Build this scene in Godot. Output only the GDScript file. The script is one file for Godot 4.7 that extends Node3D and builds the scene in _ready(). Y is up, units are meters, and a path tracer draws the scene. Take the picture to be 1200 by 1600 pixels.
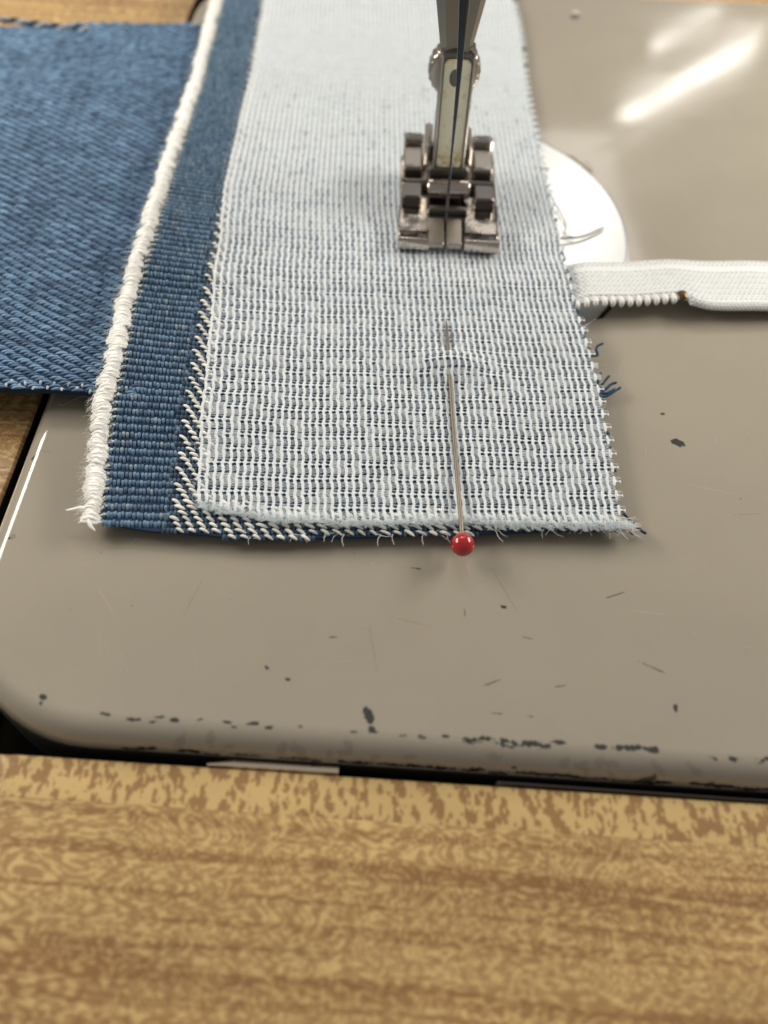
extends Node3D
# Close-up of a denim strip with interfacing under a presser foot on a sewing machine bed. Shapes are laid out in millimetres (y = 0 is the bed) and committed in metres.

const MM := 0.001
var rng := RandomNumberGenerator.new()
var M := {}

# ---------------------------------------------------------------- mesh collecting
class Shape:
	var v := PackedVector3Array()
	var uv := PackedVector2Array()
	var ix := PackedInt32Array()

	func quad(a: int, b: int, c: int, d: int) -> void:
		ix.append_array([a, b, c, a, c, d])

	func add(p: Vector3, t := Vector2.ZERO) -> int:
		v.append(p)
		uv.append(t)
		return v.size() - 1

	# rows of equally many points; rows run along, points run across
	func grid(rows: Array, closed := false, flip := false, uvs: Array = []) -> void:
		var at := v.size()
		var n: int = rows[0].size()
		for r in rows.size():
			for k in n:
				add(rows[r][k], uvs[r][k] if uvs.size() else Vector2(k, r))
		for r in rows.size() - 1:
			for k in (n if closed else n - 1):
				var a := at + r * n + k
				var b := at + r * n + (k + 1) % n
				if flip:
					quad(a, a + n, b + n, b)
				else:
					quad(a, b, b + n, a + n)

	func fan(points: Array, flip := false) -> void:
		var at := v.size()
		var c := Vector3.ZERO
		for p in points:
			c += p
		add(c / points.size())
		for p in points:
			add(p)
		for k in points.size():
			var a := at + 1 + k
			var b := at + 1 + (k + 1) % points.size()
			if flip:
				ix.append_array([at, b, a])
			else:
				ix.append_array([at, a, b])

	# a tube along a path, one radius per point, flat across by squash
	func tube(path: Array, radii: Array, sides := 8, squash := 1.0, caps := true) -> void:
		var rows := []
		var side := Vector3.ZERO
		for i in path.size():
			var t: Vector3 = (path[mini(i + 1, path.size() - 1)] - path[maxi(i - 1, 0)]).normalized()
			if side == Vector3.ZERO:
				side = t.cross(Vector3.UP if absf(t.y) < 0.95 else Vector3.RIGHT).normalized()
			side = (side - t * side.dot(t)).normalized()
			var up := side.cross(t).normalized()
			var r: float = radii[mini(i, radii.size() - 1)]
			var row := []
			for k in sides:
				var a := TAU * k / sides
				row.append(path[i] + side * cos(a) * r + up * sin(a) * r * squash)
			rows.append(row)
		grid(rows, true, true)
		if caps:
			fan(rows[0], false)
			fan(rows[-1], true)

	# a box with chamfered edges: eight corners pulled in on every side
	func box(lo: Vector3, hi: Vector3, ch := 0.2) -> void:
		var c := minf(ch, minf(hi.x - lo.x, minf(hi.y - lo.y, hi.z - lo.z)) * 0.45)
		var rings := []
		for s in [[lo.y, c], [lo.y + c, 0.0], [hi.y - c, 0.0], [hi.y, c]]:
			var e: float = s[1]
			var y: float = s[0]
			var x0 := lo.x + e
			var x1 := hi.x - e
			var z0 := lo.z + e
			var z1 := hi.z - e
			rings.append([Vector3(x0 + c, y, z0), Vector3(x1 - c, y, z0), Vector3(x1, y, z0 + c), Vector3(x1, y, z1 - c), Vector3(x1 - c, y, z1), Vector3(x0 + c, y, z1), Vector3(x0, y, z1 - c), Vector3(x0, y, z0 + c)])
		for r in 3:
			for k in 8:
				flat([rings[r][k], rings[r + 1][k], rings[r + 1][(k + 1) % 8], rings[r][(k + 1) % 8]])
		flat(rings[3])
		var under: Array = rings[0].duplicate()
		under.reverse()
		flat(under)

	func flat(points: Array) -> void:
		var at := v.size()
		for p in points:
			add(p)
		for k in range(1, points.size() - 1):
			ix.append_array([at, at + k + 1, at + k])

	func ball(c: Vector3, r: Vector3, rings := 10, sides := 14) -> void:
		var rows := []
		for i in rings + 1:
			var a := PI * clampf(float(i) / rings, 0.004, 0.996)
			var row := []
			for k in sides:
				var b := TAU * k / sides
				row.append(c + Vector3(sin(a) * cos(b) * r.x, cos(a) * r.y, sin(a) * sin(b) * r.z))
			rows.append(row)
		grid(rows, true)

	func commit() -> ArrayMesh:
		var nv := PackedVector3Array()
		nv.resize(v.size())
		for k in range(0, ix.size(), 3):
			var a := ix[k]
			var b := ix[k + 1]
			var c := ix[k + 2]
			var n := (v[c] - v[a]).cross(v[b] - v[a])
			nv[a] += n
			nv[b] += n
			nv[c] += n
		var out := PackedVector3Array()
		out.resize(v.size())
		for k in v.size():
			nv[k] = nv[k].normalized() if nv[k].length_squared() > 0.0 else Vector3.UP
			out[k] = v[k] * 0.001
		var arrays := []
		arrays.resize(Mesh.ARRAY_MAX)
		arrays[Mesh.ARRAY_VERTEX] = out
		arrays[Mesh.ARRAY_NORMAL] = nv
		arrays[Mesh.ARRAY_TEX_UV] = uv
		arrays[Mesh.ARRAY_INDEX] = ix
		var m := ArrayMesh.new()
		m.add_surface_from_arrays(Mesh.PRIMITIVE_TRIANGLES, arrays)
		return m

# ---------------------------------------------------------------- naming
func tag(o: Node3D, label: String, category: String, group := "") -> Node3D:
	o.set_meta("label", label)
	o.set_meta("category", category)
	if group:
		o.set_meta("group", group)
	return o

func numbered(parent: Node, called: String) -> String:
	if not parent.has_node(NodePath(called)):
		return called
	var k := 1
	while parent.has_node(NodePath("%s_%03d" % [called, k])):
		k += 1
	return "%s_%03d" % [called, k]

func base(called: String, parent: Node = self) -> Node3D:
	var o := Node3D.new()
	o.name = numbered(parent, called)
	parent.add_child(o, true)
	return o

func obj(called: String, mesh: Mesh, mat: Material, parent: Node = self) -> MeshInstance3D:
	var o := MeshInstance3D.new()
	o.name = numbered(parent, called)
	o.mesh = mesh
	o.material_override = mat
	parent.add_child(o, true)
	return o

func build(called: String, s: Shape, mat: Material, parent: Node = self) -> MeshInstance3D:
	return obj(called, s.commit(), mat, parent)

# many alike yarns: one object of kind stuff
func many(called: String, mesh: Mesh, mat: Material, spots: Array, tints: Array, parent: Node) -> MultiMeshInstance3D:
	var mm := MultiMesh.new()
	mm.transform_format = MultiMesh.TRANSFORM_3D
	mm.use_colors = true
	mm.mesh = mesh
	mm.instance_count = spots.size()
	for k in spots.size():
		var t: Transform3D = spots[k]
		t.origin *= MM
		mm.set_instance_transform(k, t)
		mm.set_instance_color(k, tints[k])
	var o := MultiMeshInstance3D.new()
	o.name = numbered(parent, called)
	o.multimesh = mm
	o.material_override = mat
	o.set_meta("kind", "stuff")
	parent.add_child(o, true)
	return o

# piecewise linear through a list of Vector2(x, y), smoothed
func along(list: Array, x: float) -> float:
	if x <= list[0].x:
		return list[0].y
	for k in list.size() - 1:
		if x <= list[k + 1].x:
			var t: float = (x - list[k].x) / (list[k + 1].x - list[k].x)
			return lerpf(list[k].y, list[k + 1].y, t * t * (3.0 - 2.0 * t))
	return list[-1].y

func lin(r: float, g: float, b: float) -> Color:
	return Color(r, g, b).linear_to_srgb()

func paint(called: String, c: Color, rough: float, metal := 0.0, spec := 0.5) -> StandardMaterial3D:
	var m := StandardMaterial3D.new()
	m.resource_name = called
	m.albedo_color = c
	m.roughness = rough
	m.metallic = metal
	m.metallic_specular = spec
	M[called] = m
	return m

func noise(s: int, freq: float, octaves := 3, kind := FastNoiseLite.TYPE_SIMPLEX_SMOOTH) -> FastNoiseLite:
	var n := FastNoiseLite.new()
	n.seed = s
	n.noise_type = kind
	n.frequency = freq
	n.fractal_octaves = octaves
	return n

func noise_map(s: int, freq: float, octaves := 3, size := 256) -> NoiseTexture2D:
	var t := NoiseTexture2D.new()
	t.width = size
	t.height = size
	t.seamless = true
	t.noise = noise(s, freq, octaves)
	return t

# ================================================================ the scene
func _ready() -> void:
	rng.seed = 20
	# ---- camera
	var cam := Camera3D.new()
	cam.name = "camera"
	add_child(cam)
	var lens := CameraAttributesPhysical.new()
	lens.frustum_focal_length = 12.0 * 1256.0 / 800.0
	lens.frustum_near = 0.004
	lens.frustum_far = 40.0
	lens.frustum_focus_distance = 0.099
	lens.exposure_aperture = 9.8
	cam.attributes = lens
	var roll := 0.045
	var pitch := deg_to_rad(54.6)
	var ahead := Vector3(0, -sin(pitch), -cos(pitch))
	var up0 := Vector3(0, cos(pitch), -sin(pitch))
	var right := Vector3.RIGHT * cos(roll) + up0 * sin(roll)
	var up := up0 * cos(roll) - Vector3.RIGHT * sin(roll)
	cam.transform = Transform3D(Basis(right, up, -ahead), Vector3(0, 0.07825, 0.05561))
	cam.current = true
	# ---- surroundings and exposure
	var env := Environment.new()
	env.background_mode = Environment.BG_COLOR
	env.background_color = lin(0.50, 0.475, 0.45)
	env.background_energy_multiplier = 0.49
	env.tonemap_mode = Environment.TONE_MAPPER_LINEAR
	env.tonemap_exposure = 1.1
	env.sdfgi_enabled = true
	env.ssao_enabled = true
	env.ssil_enabled = true
	var we := WorldEnvironment.new()
	we.name = "surroundings"
	we.environment = env
	add_child(we)
	# ---- lamps, all outside the frame; reflections on the bed place only the fluorescent tubes
	lamps()
	added_fill_bar("added unseen fill light along the left side of the machine", -1.0, -0.178, 0.036)
	added_fill_bar("added unseen fill light along the right side of the machine", 1.0, 0.192, 0.046)
	materials()
	table()
	machine()
	panel()
	zipper()
	strip()
	pin()
	threads()


# ---------------------------------------------------------------- lamps
func area(parent: Node3D, at: Vector3, to: Vector3, size: Vector2, energy: float, color: Color, spin := 0.0) -> void:
	var l := AreaLight3D.new()
	l.name = "light"
	l.area_size = size
	l.light_energy = energy
	l.light_color = color
	l.shadow_enabled = true
	l.set("area_range", 20.0)
	parent.add_child(l)
	var z := (at - to).normalized()
	var x := Vector3.UP.cross(z)
	x = Vector3.RIGHT if x.length() < 0.01 else x.normalized()
	l.transform = Transform3D(Basis(x, z.cross(x), z) * Basis(Vector3(0, 0, 1), spin), at)

func glow(called: String, c: Color, energy: float) -> StandardMaterial3D:
	var m := paint(called, Color(0.9, 0.9, 0.9), 0.5)
	m.emission_enabled = true
	m.emission = c
	m.emission_energy_multiplier = energy
	return m

func lamps() -> void:
	var cool := Color(1.0, 0.985, 0.95)
	var white := paint("white_enamel", lin(0.7, 0.7, 0.68), 0.5)
	# fluorescent tubes whose streaks lie on the bed at the top right
	batten("long white ceiling batten with a bare fluorescent tube", Vector3(0.90, 1.70, -3.26), Vector3(1.66, 1.70, -4.02), 10.0)
	batten("short white ceiling batten with a bare fluorescent tube, farther off", Vector3(1.14, 1.70, -3.92), Vector3(1.55, 1.70, -4.36), 4.0)
	# added panel, sized and placed so that the steel needle plate mirrors white
	# and the one ahead that throws the shadows towards the viewer
	panel_lamp("added unseen ceiling panel that whitens the needle plate", Vector3(0.66, 1.72, -2.62), Vector2(0.36, 0.85), 1.3, cool)
	panel_lamp("long ceiling panel ahead of the sewing machine", Vector3(-0.25, 1.72, -1.75), Vector2(1.2, 0.30), 7.0, cool)
# unseen fill lights added along both sides of the machine, shaped as bars
func added_fill_bar(label: String, side: float, x: float, energy: float) -> void:
	var f := base("added_fill_bar")
	tag(f, label, "fill light")
	f.position = Vector3(x, 0.118, -0.085 if side < 0.0 else -0.112)
	f.rotation.z = -0.75 * side
	var s := Shape.new()
	s.box(Vector3(-32, 1.5, -85), Vector3(32, 14, 85), 4)
	build("housing", s, M.white_enamel, f)
	s = Shape.new()
	s.box(Vector3(-27, -0.5, -80), Vector3(27, 1.4, 80), 0.5)
	build("light_strip", s, glow("strip_glow", Color(1.0, 0.97, 0.92), 1.2), f)
	s = Shape.new()
	s.tube([Vector3(0, 14, 0), Vector3(25 * side, 40, 0), Vector3(70 * side, 20, 0), Vector3(150 * side, -75, 0)], [5.0], 10)
	build("arm", s, M.white_enamel, f)
	area(f, Vector3(0, -0.0015, 0), Vector3(0, -1, 0), Vector2(0.054, 0.16), energy, Color(1.0, 0.97, 0.92))

func batten(label: String, a: Vector3, b: Vector3, shine: float) -> void:
	var f := base("fluorescent_batten")
	tag(f, label, "ceiling light")
	f.position = (a + b) * 0.5
	f.rotation.y = atan2(a.z - b.z, b.x - a.x)
	var h := a.distance_to(b) * 500.0
	var s := Shape.new()
	s.box(Vector3(-h - 30, 14, -40), Vector3(h + 30, 60, 40), 6)
	build("housing", s, M.white_enamel, f)
	s = Shape.new()
	s.tube([Vector3(-h, -6, 0), Vector3(h, -6, 0)], [17.0], 14)
	build("tube_lamp", s, glow("tube_glow", Color(1.0, 0.985, 0.95), shine), f)
	for e in [-h - 25, h]:
		s = Shape.new()
		s.box(Vector3(e, -26, -20), Vector3(e + 25, 15, 20), 3)
		build("tube_holder", s, M.white_enamel, f)
	area(f, Vector3(0, -0.028, 0), Vector3(0, -1, 0), Vector2(h * 0.002, 0.034), 0.012 * shine * h / 540.0, Color(1.0, 0.985, 0.95))

func panel_lamp(label: String, at: Vector3, size: Vector2, energy: float, c: Color) -> void:
	var f := base("ceiling_panel_light")
	tag(f, label, "ceiling light")
	f.position = at
	var h := size * 500.0
	var s := Shape.new()
	for e in [[-h.x - 25, -h.y - 25, h.x + 25, -h.y], [-h.x - 25, h.y, h.x + 25, h.y + 25], [-h.x - 25, -h.y, -h.x, h.y], [h.x, -h.y, h.x + 25, h.y]]:
		s.box(Vector3(e[0], -8, e[1]), Vector3(e[2], 50, e[3]), 2)
	build("frame", s, M.white_enamel, f)
	s = Shape.new()
	s.box(Vector3(-h.x, 0, -h.y), Vector3(h.x, 40, h.y), 1)
	build("diffuser", s, glow("panel_glow", c, energy * 0.6), f)
	area(f, Vector3(0, -0.012, 0), Vector3(0, -1, 0), size, energy * size.x * size.y / PI, c)


# ---------------------------------------------------------------- materials
func materials() -> void:
	paint("black", lin(0.012, 0.011, 0.010), 0.6)
	paint("rubber", lin(0.02, 0.019, 0.018), 0.75)
	var nickel := paint("nickel", lin(0.50, 0.45, 0.41), 0.3, 1.0)
	nickel.roughness_texture = noise_map(5, 0.02, 4)
	nickel.uv1_triplanar = true
	nickel.uv1_scale = Vector3(60, 60, 60)
	nickel.roughness = 0.42
	paint("bright_rod", lin(0.95, 0.84, 0.66), 0.22, 1.0)
	paint("worn_steel", lin(0.38, 0.35, 0.31), 0.3, 1.0)
	paint("dark_steel", lin(0.15, 0.14, 0.13), 0.32, 1.0)
	paint("needle_steel", lin(0.055, 0.062, 0.072), 0.3, 1.0)
	paint("plate_steel", lin(0.96, 0.955, 0.94), 0.27, 1.0)
	paint("pin_steel", lin(0.20, 0.175, 0.14), 0.42, 1.0)
	var cream := paint("cream_reflection", lin(0.92, 0.90, 0.70), 0.35)  # reflection in the polished shank, put into the colour
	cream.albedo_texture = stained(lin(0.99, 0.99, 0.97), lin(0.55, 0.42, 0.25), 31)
	var red := paint("red_glass", lin(0.40, 0.010, 0.014), 0.16)
	red.clearcoat_enabled = true
	red.clearcoat = 0.6
	red.clearcoat_roughness = 0.05
	paint("brass", lin(0.16, 0.11, 0.06), 0.4, 1.0)
	paint("tail_navy", lin(0.015, 0.035, 0.075), 0.9)
	paint("tail_grey", lin(0.35, 0.36, 0.37), 0.9)
	paint("zip_white", lin(0.82, 0.82, 0.80), 0.4)
	cloth("denim_core", lin(0.017, 0.037, 0.078), 0.2)
	for k in ["yarn", "white_yarn", "knit", "zip_cloth"]:
		cloth(k, Color.WHITE, 0.35)
		M[k].vertex_color_use_as_albedo = true

func cloth(called: String, c: Color, sheen: float) -> void:
	var m := paint(called, c, 0.92, 0.0, 0.25)
	m.rim_enabled = true
	m.rim = sheen
	m.rim_tint = 0.5

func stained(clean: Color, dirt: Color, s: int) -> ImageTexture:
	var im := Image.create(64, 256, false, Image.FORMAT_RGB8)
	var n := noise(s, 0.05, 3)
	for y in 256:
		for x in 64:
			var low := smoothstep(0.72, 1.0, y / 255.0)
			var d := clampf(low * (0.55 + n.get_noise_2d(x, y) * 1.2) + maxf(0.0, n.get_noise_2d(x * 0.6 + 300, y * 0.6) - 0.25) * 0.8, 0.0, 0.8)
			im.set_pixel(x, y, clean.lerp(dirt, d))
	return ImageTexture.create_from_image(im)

# printed wood laminate, 0.2 mm a pixel
func wood(banded: bool) -> ImageTexture:
	var w := 1024
	var h := 512 if not banded else 64
	var im := Image.create(w, h, false, Image.FORMAT_RGB8)
	var a := noise(11 + int(banded), 1.0, 2)
	var b := noise(12, 1.0, 3)
	var c := noise(13, 1.0, 2)
	var light := Vector3(0.585, 0.415, 0.18)
	var brown := Vector3(0.262, 0.138, 0.054)
	for y in h:
		for x in w:
			var mx := x * 0.2
			var my := y * 0.2
			var t := 0.0
			if banded:
				# short dark pores standing across the lipping
				t = a.get_noise_2d(mx * 0.62, my * 0.3) * 0.9 + b.get_noise_2d(mx * 1.5, my * 0.75) * 0.75
				t = smoothstep(0.04, 0.2, t) * 0.85
			else:
				var bend := c.get_noise_2d(mx * 0.02, my * 0.02) * 0.6
				var g := my - mx * 0.03 + bend
				# ripple figure: wavy flecks that lean one way in one band and the other way in the next
				var lean := c.get_noise_2d(mx * 0.03 + 50, g * 0.09) * 1.3 + 0.25
				t = a.get_noise_2d(mx * 0.44 + 7, (g - mx * lean * 0.5) * 0.95) + 0.6 * b.get_noise_2d(mx * 0.7, g * 1.3)
				t = smoothstep(-0.46, 0.26, t)
				var ring := c.get_noise_2d(mx * 0.004 + 9, g * 0.3)
				t = clampf(t * 0.74 + smoothstep(0.1, 0.5, ring) * 0.22, 0.0, 1.0)
				var lines := b.get_noise_2d(mx * 0.006, g * 0.40 + 40)
				t = clampf(t + smoothstep(0.16, 0.24, lines) * 0.5 - smoothstep(0.27, 0.33, lines) * 0.3, 0.0, 1.0)
			var v := light.lerp(brown, t)
			v *= (1.0 if banded else 1.0) * (1.0 + 0.12 * c.get_noise_2d(mx * 0.03 + 80, my * 0.1))
			v *= 1.0 + 0.08 * b.get_noise_2d(mx * 0.05, my * 0.3)
			im.set_pixel(x, y, lin(v.x, v.y, v.z))
	return ImageTexture.create_from_image(im)


# ---------------------------------------------------------------- table
func ring_points(x0: float, z0: float, x1: float, z1: float, r: float, n := 10) -> Array:
	var out := []
	for c in [[x1 - r, z1 - r, 0.0], [x0 + r, z1 - r, PI / 2], [x0 + r, z0 + r, PI], [x1 - r, z0 + r, PI * 1.5]]:
		for k in n + 1:
			var a: float = c[2] + PI / 2 * k / n
			out.append(Vector3(c[0] + cos(a) * r, 0, c[1] + sin(a) * r))
	return out

func at_y(ring: Array, y: float) -> Array:
	return ring.map(func(p): return Vector3(p.x, y, p.z))

# the machine's front edge, and the cutout with it, runs a little out of square
func askew(p: Vector3) -> Vector3:
	return p + Vector3(0, 0, 0.021 * (p.x + 5.0) * clampf((p.z + 20.0) / 50.0, 0.0, 1.0))

func table() -> void:
	var t := base("sewing_table")
	tag(t, "sewing table of tan wood-grain laminate with a cutout around the machine bed", "table")
	var m := paint("wood_laminate", Color.WHITE, 0.30)
	m.albedo_texture = wood(false)
	m.texture_repeat = true
	var inner := ring_points(-47.4, -148.5, 132, 30.5, 9.0)
	var outer := ring_points(-420, -420, 420, 220, 20.0)
	var s := Shape.new()
	var rows := [at_y(inner, -22), at_y(inner, -3.5), at_y(ring_points(-47.7, -148.8, 132.3, 30.8, 9.2), -3.0)]
	var far := outer
	for k in [0.03, 0.1, 0.25, 0.6, 1.0]:
		var row := []
		for i in inner.size():
			row.append(Vector3(lerpf(inner[i].x, far[i].x, k), -3.0, lerpf(inner[i].z, far[i].z, k)))
		rows.append(row)
	rows.append(at_y(outer, -22))
	var uvs := []
	for k in 3:
		rows[k] = rows[k].map(askew)
	for k in range(3, 8):
		for i in inner.size():
			rows[k][i] += (askew(inner[i]) - inner[i]) * (1.0 - [0.03, 0.1, 0.25, 0.6, 1.0][k - 3])
	for row in rows:
		uvs.append(row.map(func(p): return Vector2(p.x / 204.8 + 0.37, p.z / 102.4 + 0.31)))
	s.grid(rows.slice(1), true, true, uvs.slice(1))
	build("tabletop", s, m, t)
	s = Shape.new()
	s.grid([rows[0], rows[1]], true, true)
	build("cutout_wall", s, M.black, t)
	# lipping along the front of the cutout, printed with another figure
	var lip := paint("lipping", Color.WHITE, 0.30)
	lip.albedo_texture = wood(true)
	lip.texture_repeat = true
	s = Shape.new()
	uvs = []
	rows = []
	for p in [Vector2(30.55, -20), Vector2(30.55, -3.1), Vector2(30.75, -2.94), Vector2(34.6, -2.94), Vector2(34.75, -3.05)]:
		rows.append([askew(Vector3(-36.4, p.y, p.x)), askew(Vector3(0, p.y, p.x)), askew(Vector3(131, p.y, p.x))])
		uvs.append([Vector2(0.1, (p.x - 30.0) / 12.8), Vector2(0.278, (p.x - 30.0) / 12.8), Vector2(0.918, (p.x - 30.0) / 12.8)])
	s.grid(rows, false, true, uvs)
	build("edge_lipping", s, lip, t)
	# dark tray under the opening and the bright metal rails seen in the gap
	s = Shape.new()
	s.box(Vector3(-60, -40, -160), Vector3(140, -24, 45), 1)
	build("tray", s, M.black, t)
	s = Shape.new()
	s.tube([askew(Vector3(-16.8, -3.6, 30.1)), askew(Vector3(-14.0, -3.75, 29.85)), askew(Vector3(-3.4, -3.75, 29.85))], [0.2, 0.55, 0.55], 20)
	build("metal_rail", s, M.bright_rod, t)
	s = Shape.new()
	s.box(Vector3(12.5, -14, 29.6), Vector3(90.0, -3.4, 30.42), 0.3)
	for k in s.v.size():
		s.v[k] = askew(s.v[k])
	build("metal_rail", s, M.dark_steel, t)


# ---------------------------------------------------------------- machine
const BED_X0 := -45.6
const BED_X1 := 129.5
const BED_Z0 := -145.6
const BED_Z1 := 29.3

func bed_uv(p: Vector3, out_by: Vector2) -> Vector2:
	return Vector2((p.x + out_by.x + 60.0) / 200.0, (p.z + out_by.y + 160.0) / 200.0)

func blot(im: Image, at: Vector2, r: Vector2, turn: float, c: Color, s: int, ragged := 0.6) -> void:
	var n := noise(s, 0.11, 3)
	var k := 10.24
	var px := (at + Vector2(60, 160)) * k
	var big := int(maxf(r.x, r.y) * k * 1.9) + 2
	for y in range(maxi(0, int(px.y) - big), mini(2047, int(px.y) + big)):
		for x in range(maxi(0, int(px.x) - big), mini(2047, int(px.x) + big)):
			var d := (Vector2(x, y) - px).rotated(-turn) / k
			var e := (d / r).length() + n.get_noise_2d(x, y) * ragged
			var f := 1.0 - smoothstep(0.85, 1.05, e)
			if f > 0.0:
				im.set_pixel(x, y, im.get_pixel(x, y).lerp(c, f))

func bed_paint() -> ImageTexture:
	var im := Image.create(2048, 2048, false, Image.FORMAT_RGB8)
	var enamel := lin(0.325, 0.293, 0.236)
	im.fill(enamel)
	var n := noise(77, 0.004, 4)
	for y in 256:
		for x in 256:
			var f := 1.0 + 0.05 * n.get_noise_2d(x * 8, y * 8)
			im.fill_rect(Rect2i(x * 8, y * 8, 8, 8), lin(0.325 * f, 0.293 * f, 0.236 * f))
	im.resize(256, 256, Image.INTERPOLATE_BILINEAR)
	im.resize(2048, 2048, Image.INTERPOLATE_CUBIC)
	var chip := lin(0.045, 0.048, 0.045)
	var pale := lin(0.38, 0.335, 0.265)
	var r := RandomNumberGenerator.new()
	r.seed = 8
	# the single chips, and one dimple, that one can point to
	blot(im, Vector2(37.4, -13.2), Vector2(0.85, 0.6), 0.3, chip, 1)
	blot(im, Vector2(36.2, -18.0), Vector2(0.35, 0.25), 0.0, chip, 2)
	blot(im, Vector2(-43.6, -5.7), Vector2(0.25, 0.85), 0.35, chip, 3, 0.9)
	blot(im, Vector2(-42.6, 6.3), Vector2(0.45, 0.35), 0.3, lin(0.24, 0.22, 0.17), 4)
	blot(im, Vector2(-43.0, 6.5), Vector2(0.16, 0.18), 0.3, chip, 44)
	blot(im, Vector2(-0.7, 25.2), Vector2(0.48, 0.95), -0.35, chip, 5, 0.35)
	blot(im, Vector2(-0.3, 26.6), Vector2(0.35, 0.4), 0.0, chip, 6)
	blot(im, Vector2(-33.7, 25.4), Vector2(0.42, 0.3), 0.1, chip, 7)
	blot(im, Vector2(-33.8, 26.1), Vector2(0.18, 0.2), 0.1, chip, 71)
	blot(im, Vector2(-42.4, -17.6), Vector2(0.7, 0.35), 0.1, chip, 8, 0.9)
	blot(im, Vector2(36.2, -133.2), Vector2(0.9, 1.6), 0.2, lin(0.10, 0.095, 0.085), 9, 0.4)  # dimple in the bed: its dark side painted into the colour
	blot(im, Vector2(36.6, -135.0), Vector2(0.8, 0.9), 0.2, lin(0.6, 0.57, 0.5), 91, 0.4)  # the bright side of the same dimple, painted likewise
	blot(im, Vector2(33.0, -75.5), Vector2(0.3, 2.2), -0.35, lin(0.25, 0.21, 0.165), 10, 0.5)
	blot(im, Vector2(13.6, 11.9), Vector2(0.32, 0.2), 0.2, chip, 12)
	blot(im, Vector2(30.8, 22.4), Vector2(0.22, 0.4), 0.15, chip, 13)
	blot(im, Vector2(-11.6, 20.7), Vector2(0.3, 0.16), 0.5, chip, 14)
	blot(im, Vector2(-9.2, 21.9), Vector2(0.24, 0.16), 0.2, chip, 15)
	# fine scratches
	for e in [[26.3, 9.6, 1.5, -0.4, 0], [30.0, 11.6, 2.4, 0.07, 1], [12.1, 20.8, 1.2, -0.42, 0], [29.3, 18.2, 1.5, 0.4, 0], [-4.9, 16.8, 0.5, -0.1, 0], [16.0, 15.6, 0.5, 0.2, 0], [19.0, 20.8, 0.6, -0.2, 0], [3.8, 7.6, 0.9, 0.1, 0], [12.5, 24.2, 0.7, 0.05, 0], [15.8, 24.3, 0.35, 0.1, 0], [40.0, -6.0, 3.0, 0.2, 1], [-30.0, 14.0, 3.0, 0.9, 1], [48.0, -95.0, 4.0, 0.3, 1], [9.3, 12.9, 0.5, 1.6, 0]]:
		blot(im, Vector2(e[0], e[1]), Vector2(e[2], 0.07), e[3], pale if e[4] else lin(0.10, 0.09, 0.075), 20 + int(e[0] * 3), 0.5)
	# wear along the crest of the front edge and bare metal at its foot
	for k in 46:
		var x := -27.0 + 68.0 * k / 45.0 + r.randf_range(-0.8, 0.8)
		var big: float = (1.0 if x > 8 and x < 34 else 0.62) * (0.5 + r.randf() * 0.7)
		if r.randf() < 0.75:
			blot(im, Vector2(x, 27.0 + r.randf_range(-0.35, 0.3)), Vector2(0.55 * big * (1.0 + 1.4 * r.randf()), 0.30 * big), r.randf_range(-0.2, 0.2), chip, 100 + k, 0.8)
	for k in 30:
		blot(im, Vector2(r.randf_range(-24, 44), 27.3 + r.randf_range(-0.25, 0.2)), Vector2(r.randf_range(0.3, 1.0), 0.1), 0.03, lin(0.36, 0.315, 0.25), 300 + k, 0.8)
	for k in 36:
		blot(im, Vector2(-24.0 + 72.0 * k / 35.0 + r.randf_range(-0.8, 0.8), 30.4 + r.randf_range(-0.2, 0.45)), Vector2(r.randf_range(0.5, 1.7), r.randf_range(0.2, 0.4)), 0.0, lin(0.02, 0.02, 0.019), 400 + k, 0.9)
	blot(im, Vector2(27.6, 29.9), Vector2(0.9, 0.45), -0.3, chip, 500, 0.9)
	blot(im, Vector2(27.4, 30.7), Vector2(1.8, 0.3), 0.0, lin(0.02, 0.02, 0.019), 501, 0.9)
	for k in 24:
		blot(im, Vector2(r.randf_range(-20, 44), 28.9 + r.randf_range(-0.6, 0.9)), Vector2(r.randf_range(0.4, 1.1), r.randf_range(0.3, 0.6)), r.randf() * 3, lin(0.27, 0.235, 0.19), 520 + k, 0.7)
	blot(im, Vector2(14.0, 29.6), Vector2(0.3, 0.2), 0.0, chip, 540)
	# hairline scratches from years of cloth and needles
	for k in 80:
		blot(im, Vector2(r.randf_range(-44, 78), r.randf_range(-140, 26)), Vector2(r.randf_range(0.6, 3.2), 0.045), r.randf_range(-0.5, 0.5) + (1.5 if r.randf() < 0.3 else 0.0), lin(0.345, 0.32, 0.245) if r.randf() < 0.6 else lin(0.24, 0.215, 0.155), 900 + k, 0.35)
	# a sprinkling of tiny specks
	for k in 110:
		blot(im, Vector2(r.randf_range(-44, 75), r.randf_range(-140, 27)), Vector2(r.randf_range(0.05, 0.13), r.randf_range(0.05, 0.1)), r.randf() * 3, lin(0.14, 0.12, 0.10), 600 + k, 0.6)
	return ImageTexture.create_from_image(im)

# where fingers and cloth have dulled or polished the enamel
func smudges() -> ImageTexture:
	var im := Image.create(512, 512, false, Image.FORMAT_RGB8)
	var a := noise(91, 0.012, 4)
	var b := noise(92, 0.05, 3)
	for y in 512:
		for x in 512:
			var f := 0.5 + 0.34 * a.get_noise_2d(x, y * 1.4) + 0.22 * maxf(0.0, b.get_noise_2d(x * 0.6, y * 2.0) - 0.1)
			f = clampf(f, 0.3, 1.0)
			im.set_pixel(x, y, Color(f, f, f))
	return ImageTexture.create_from_image(im)

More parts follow.
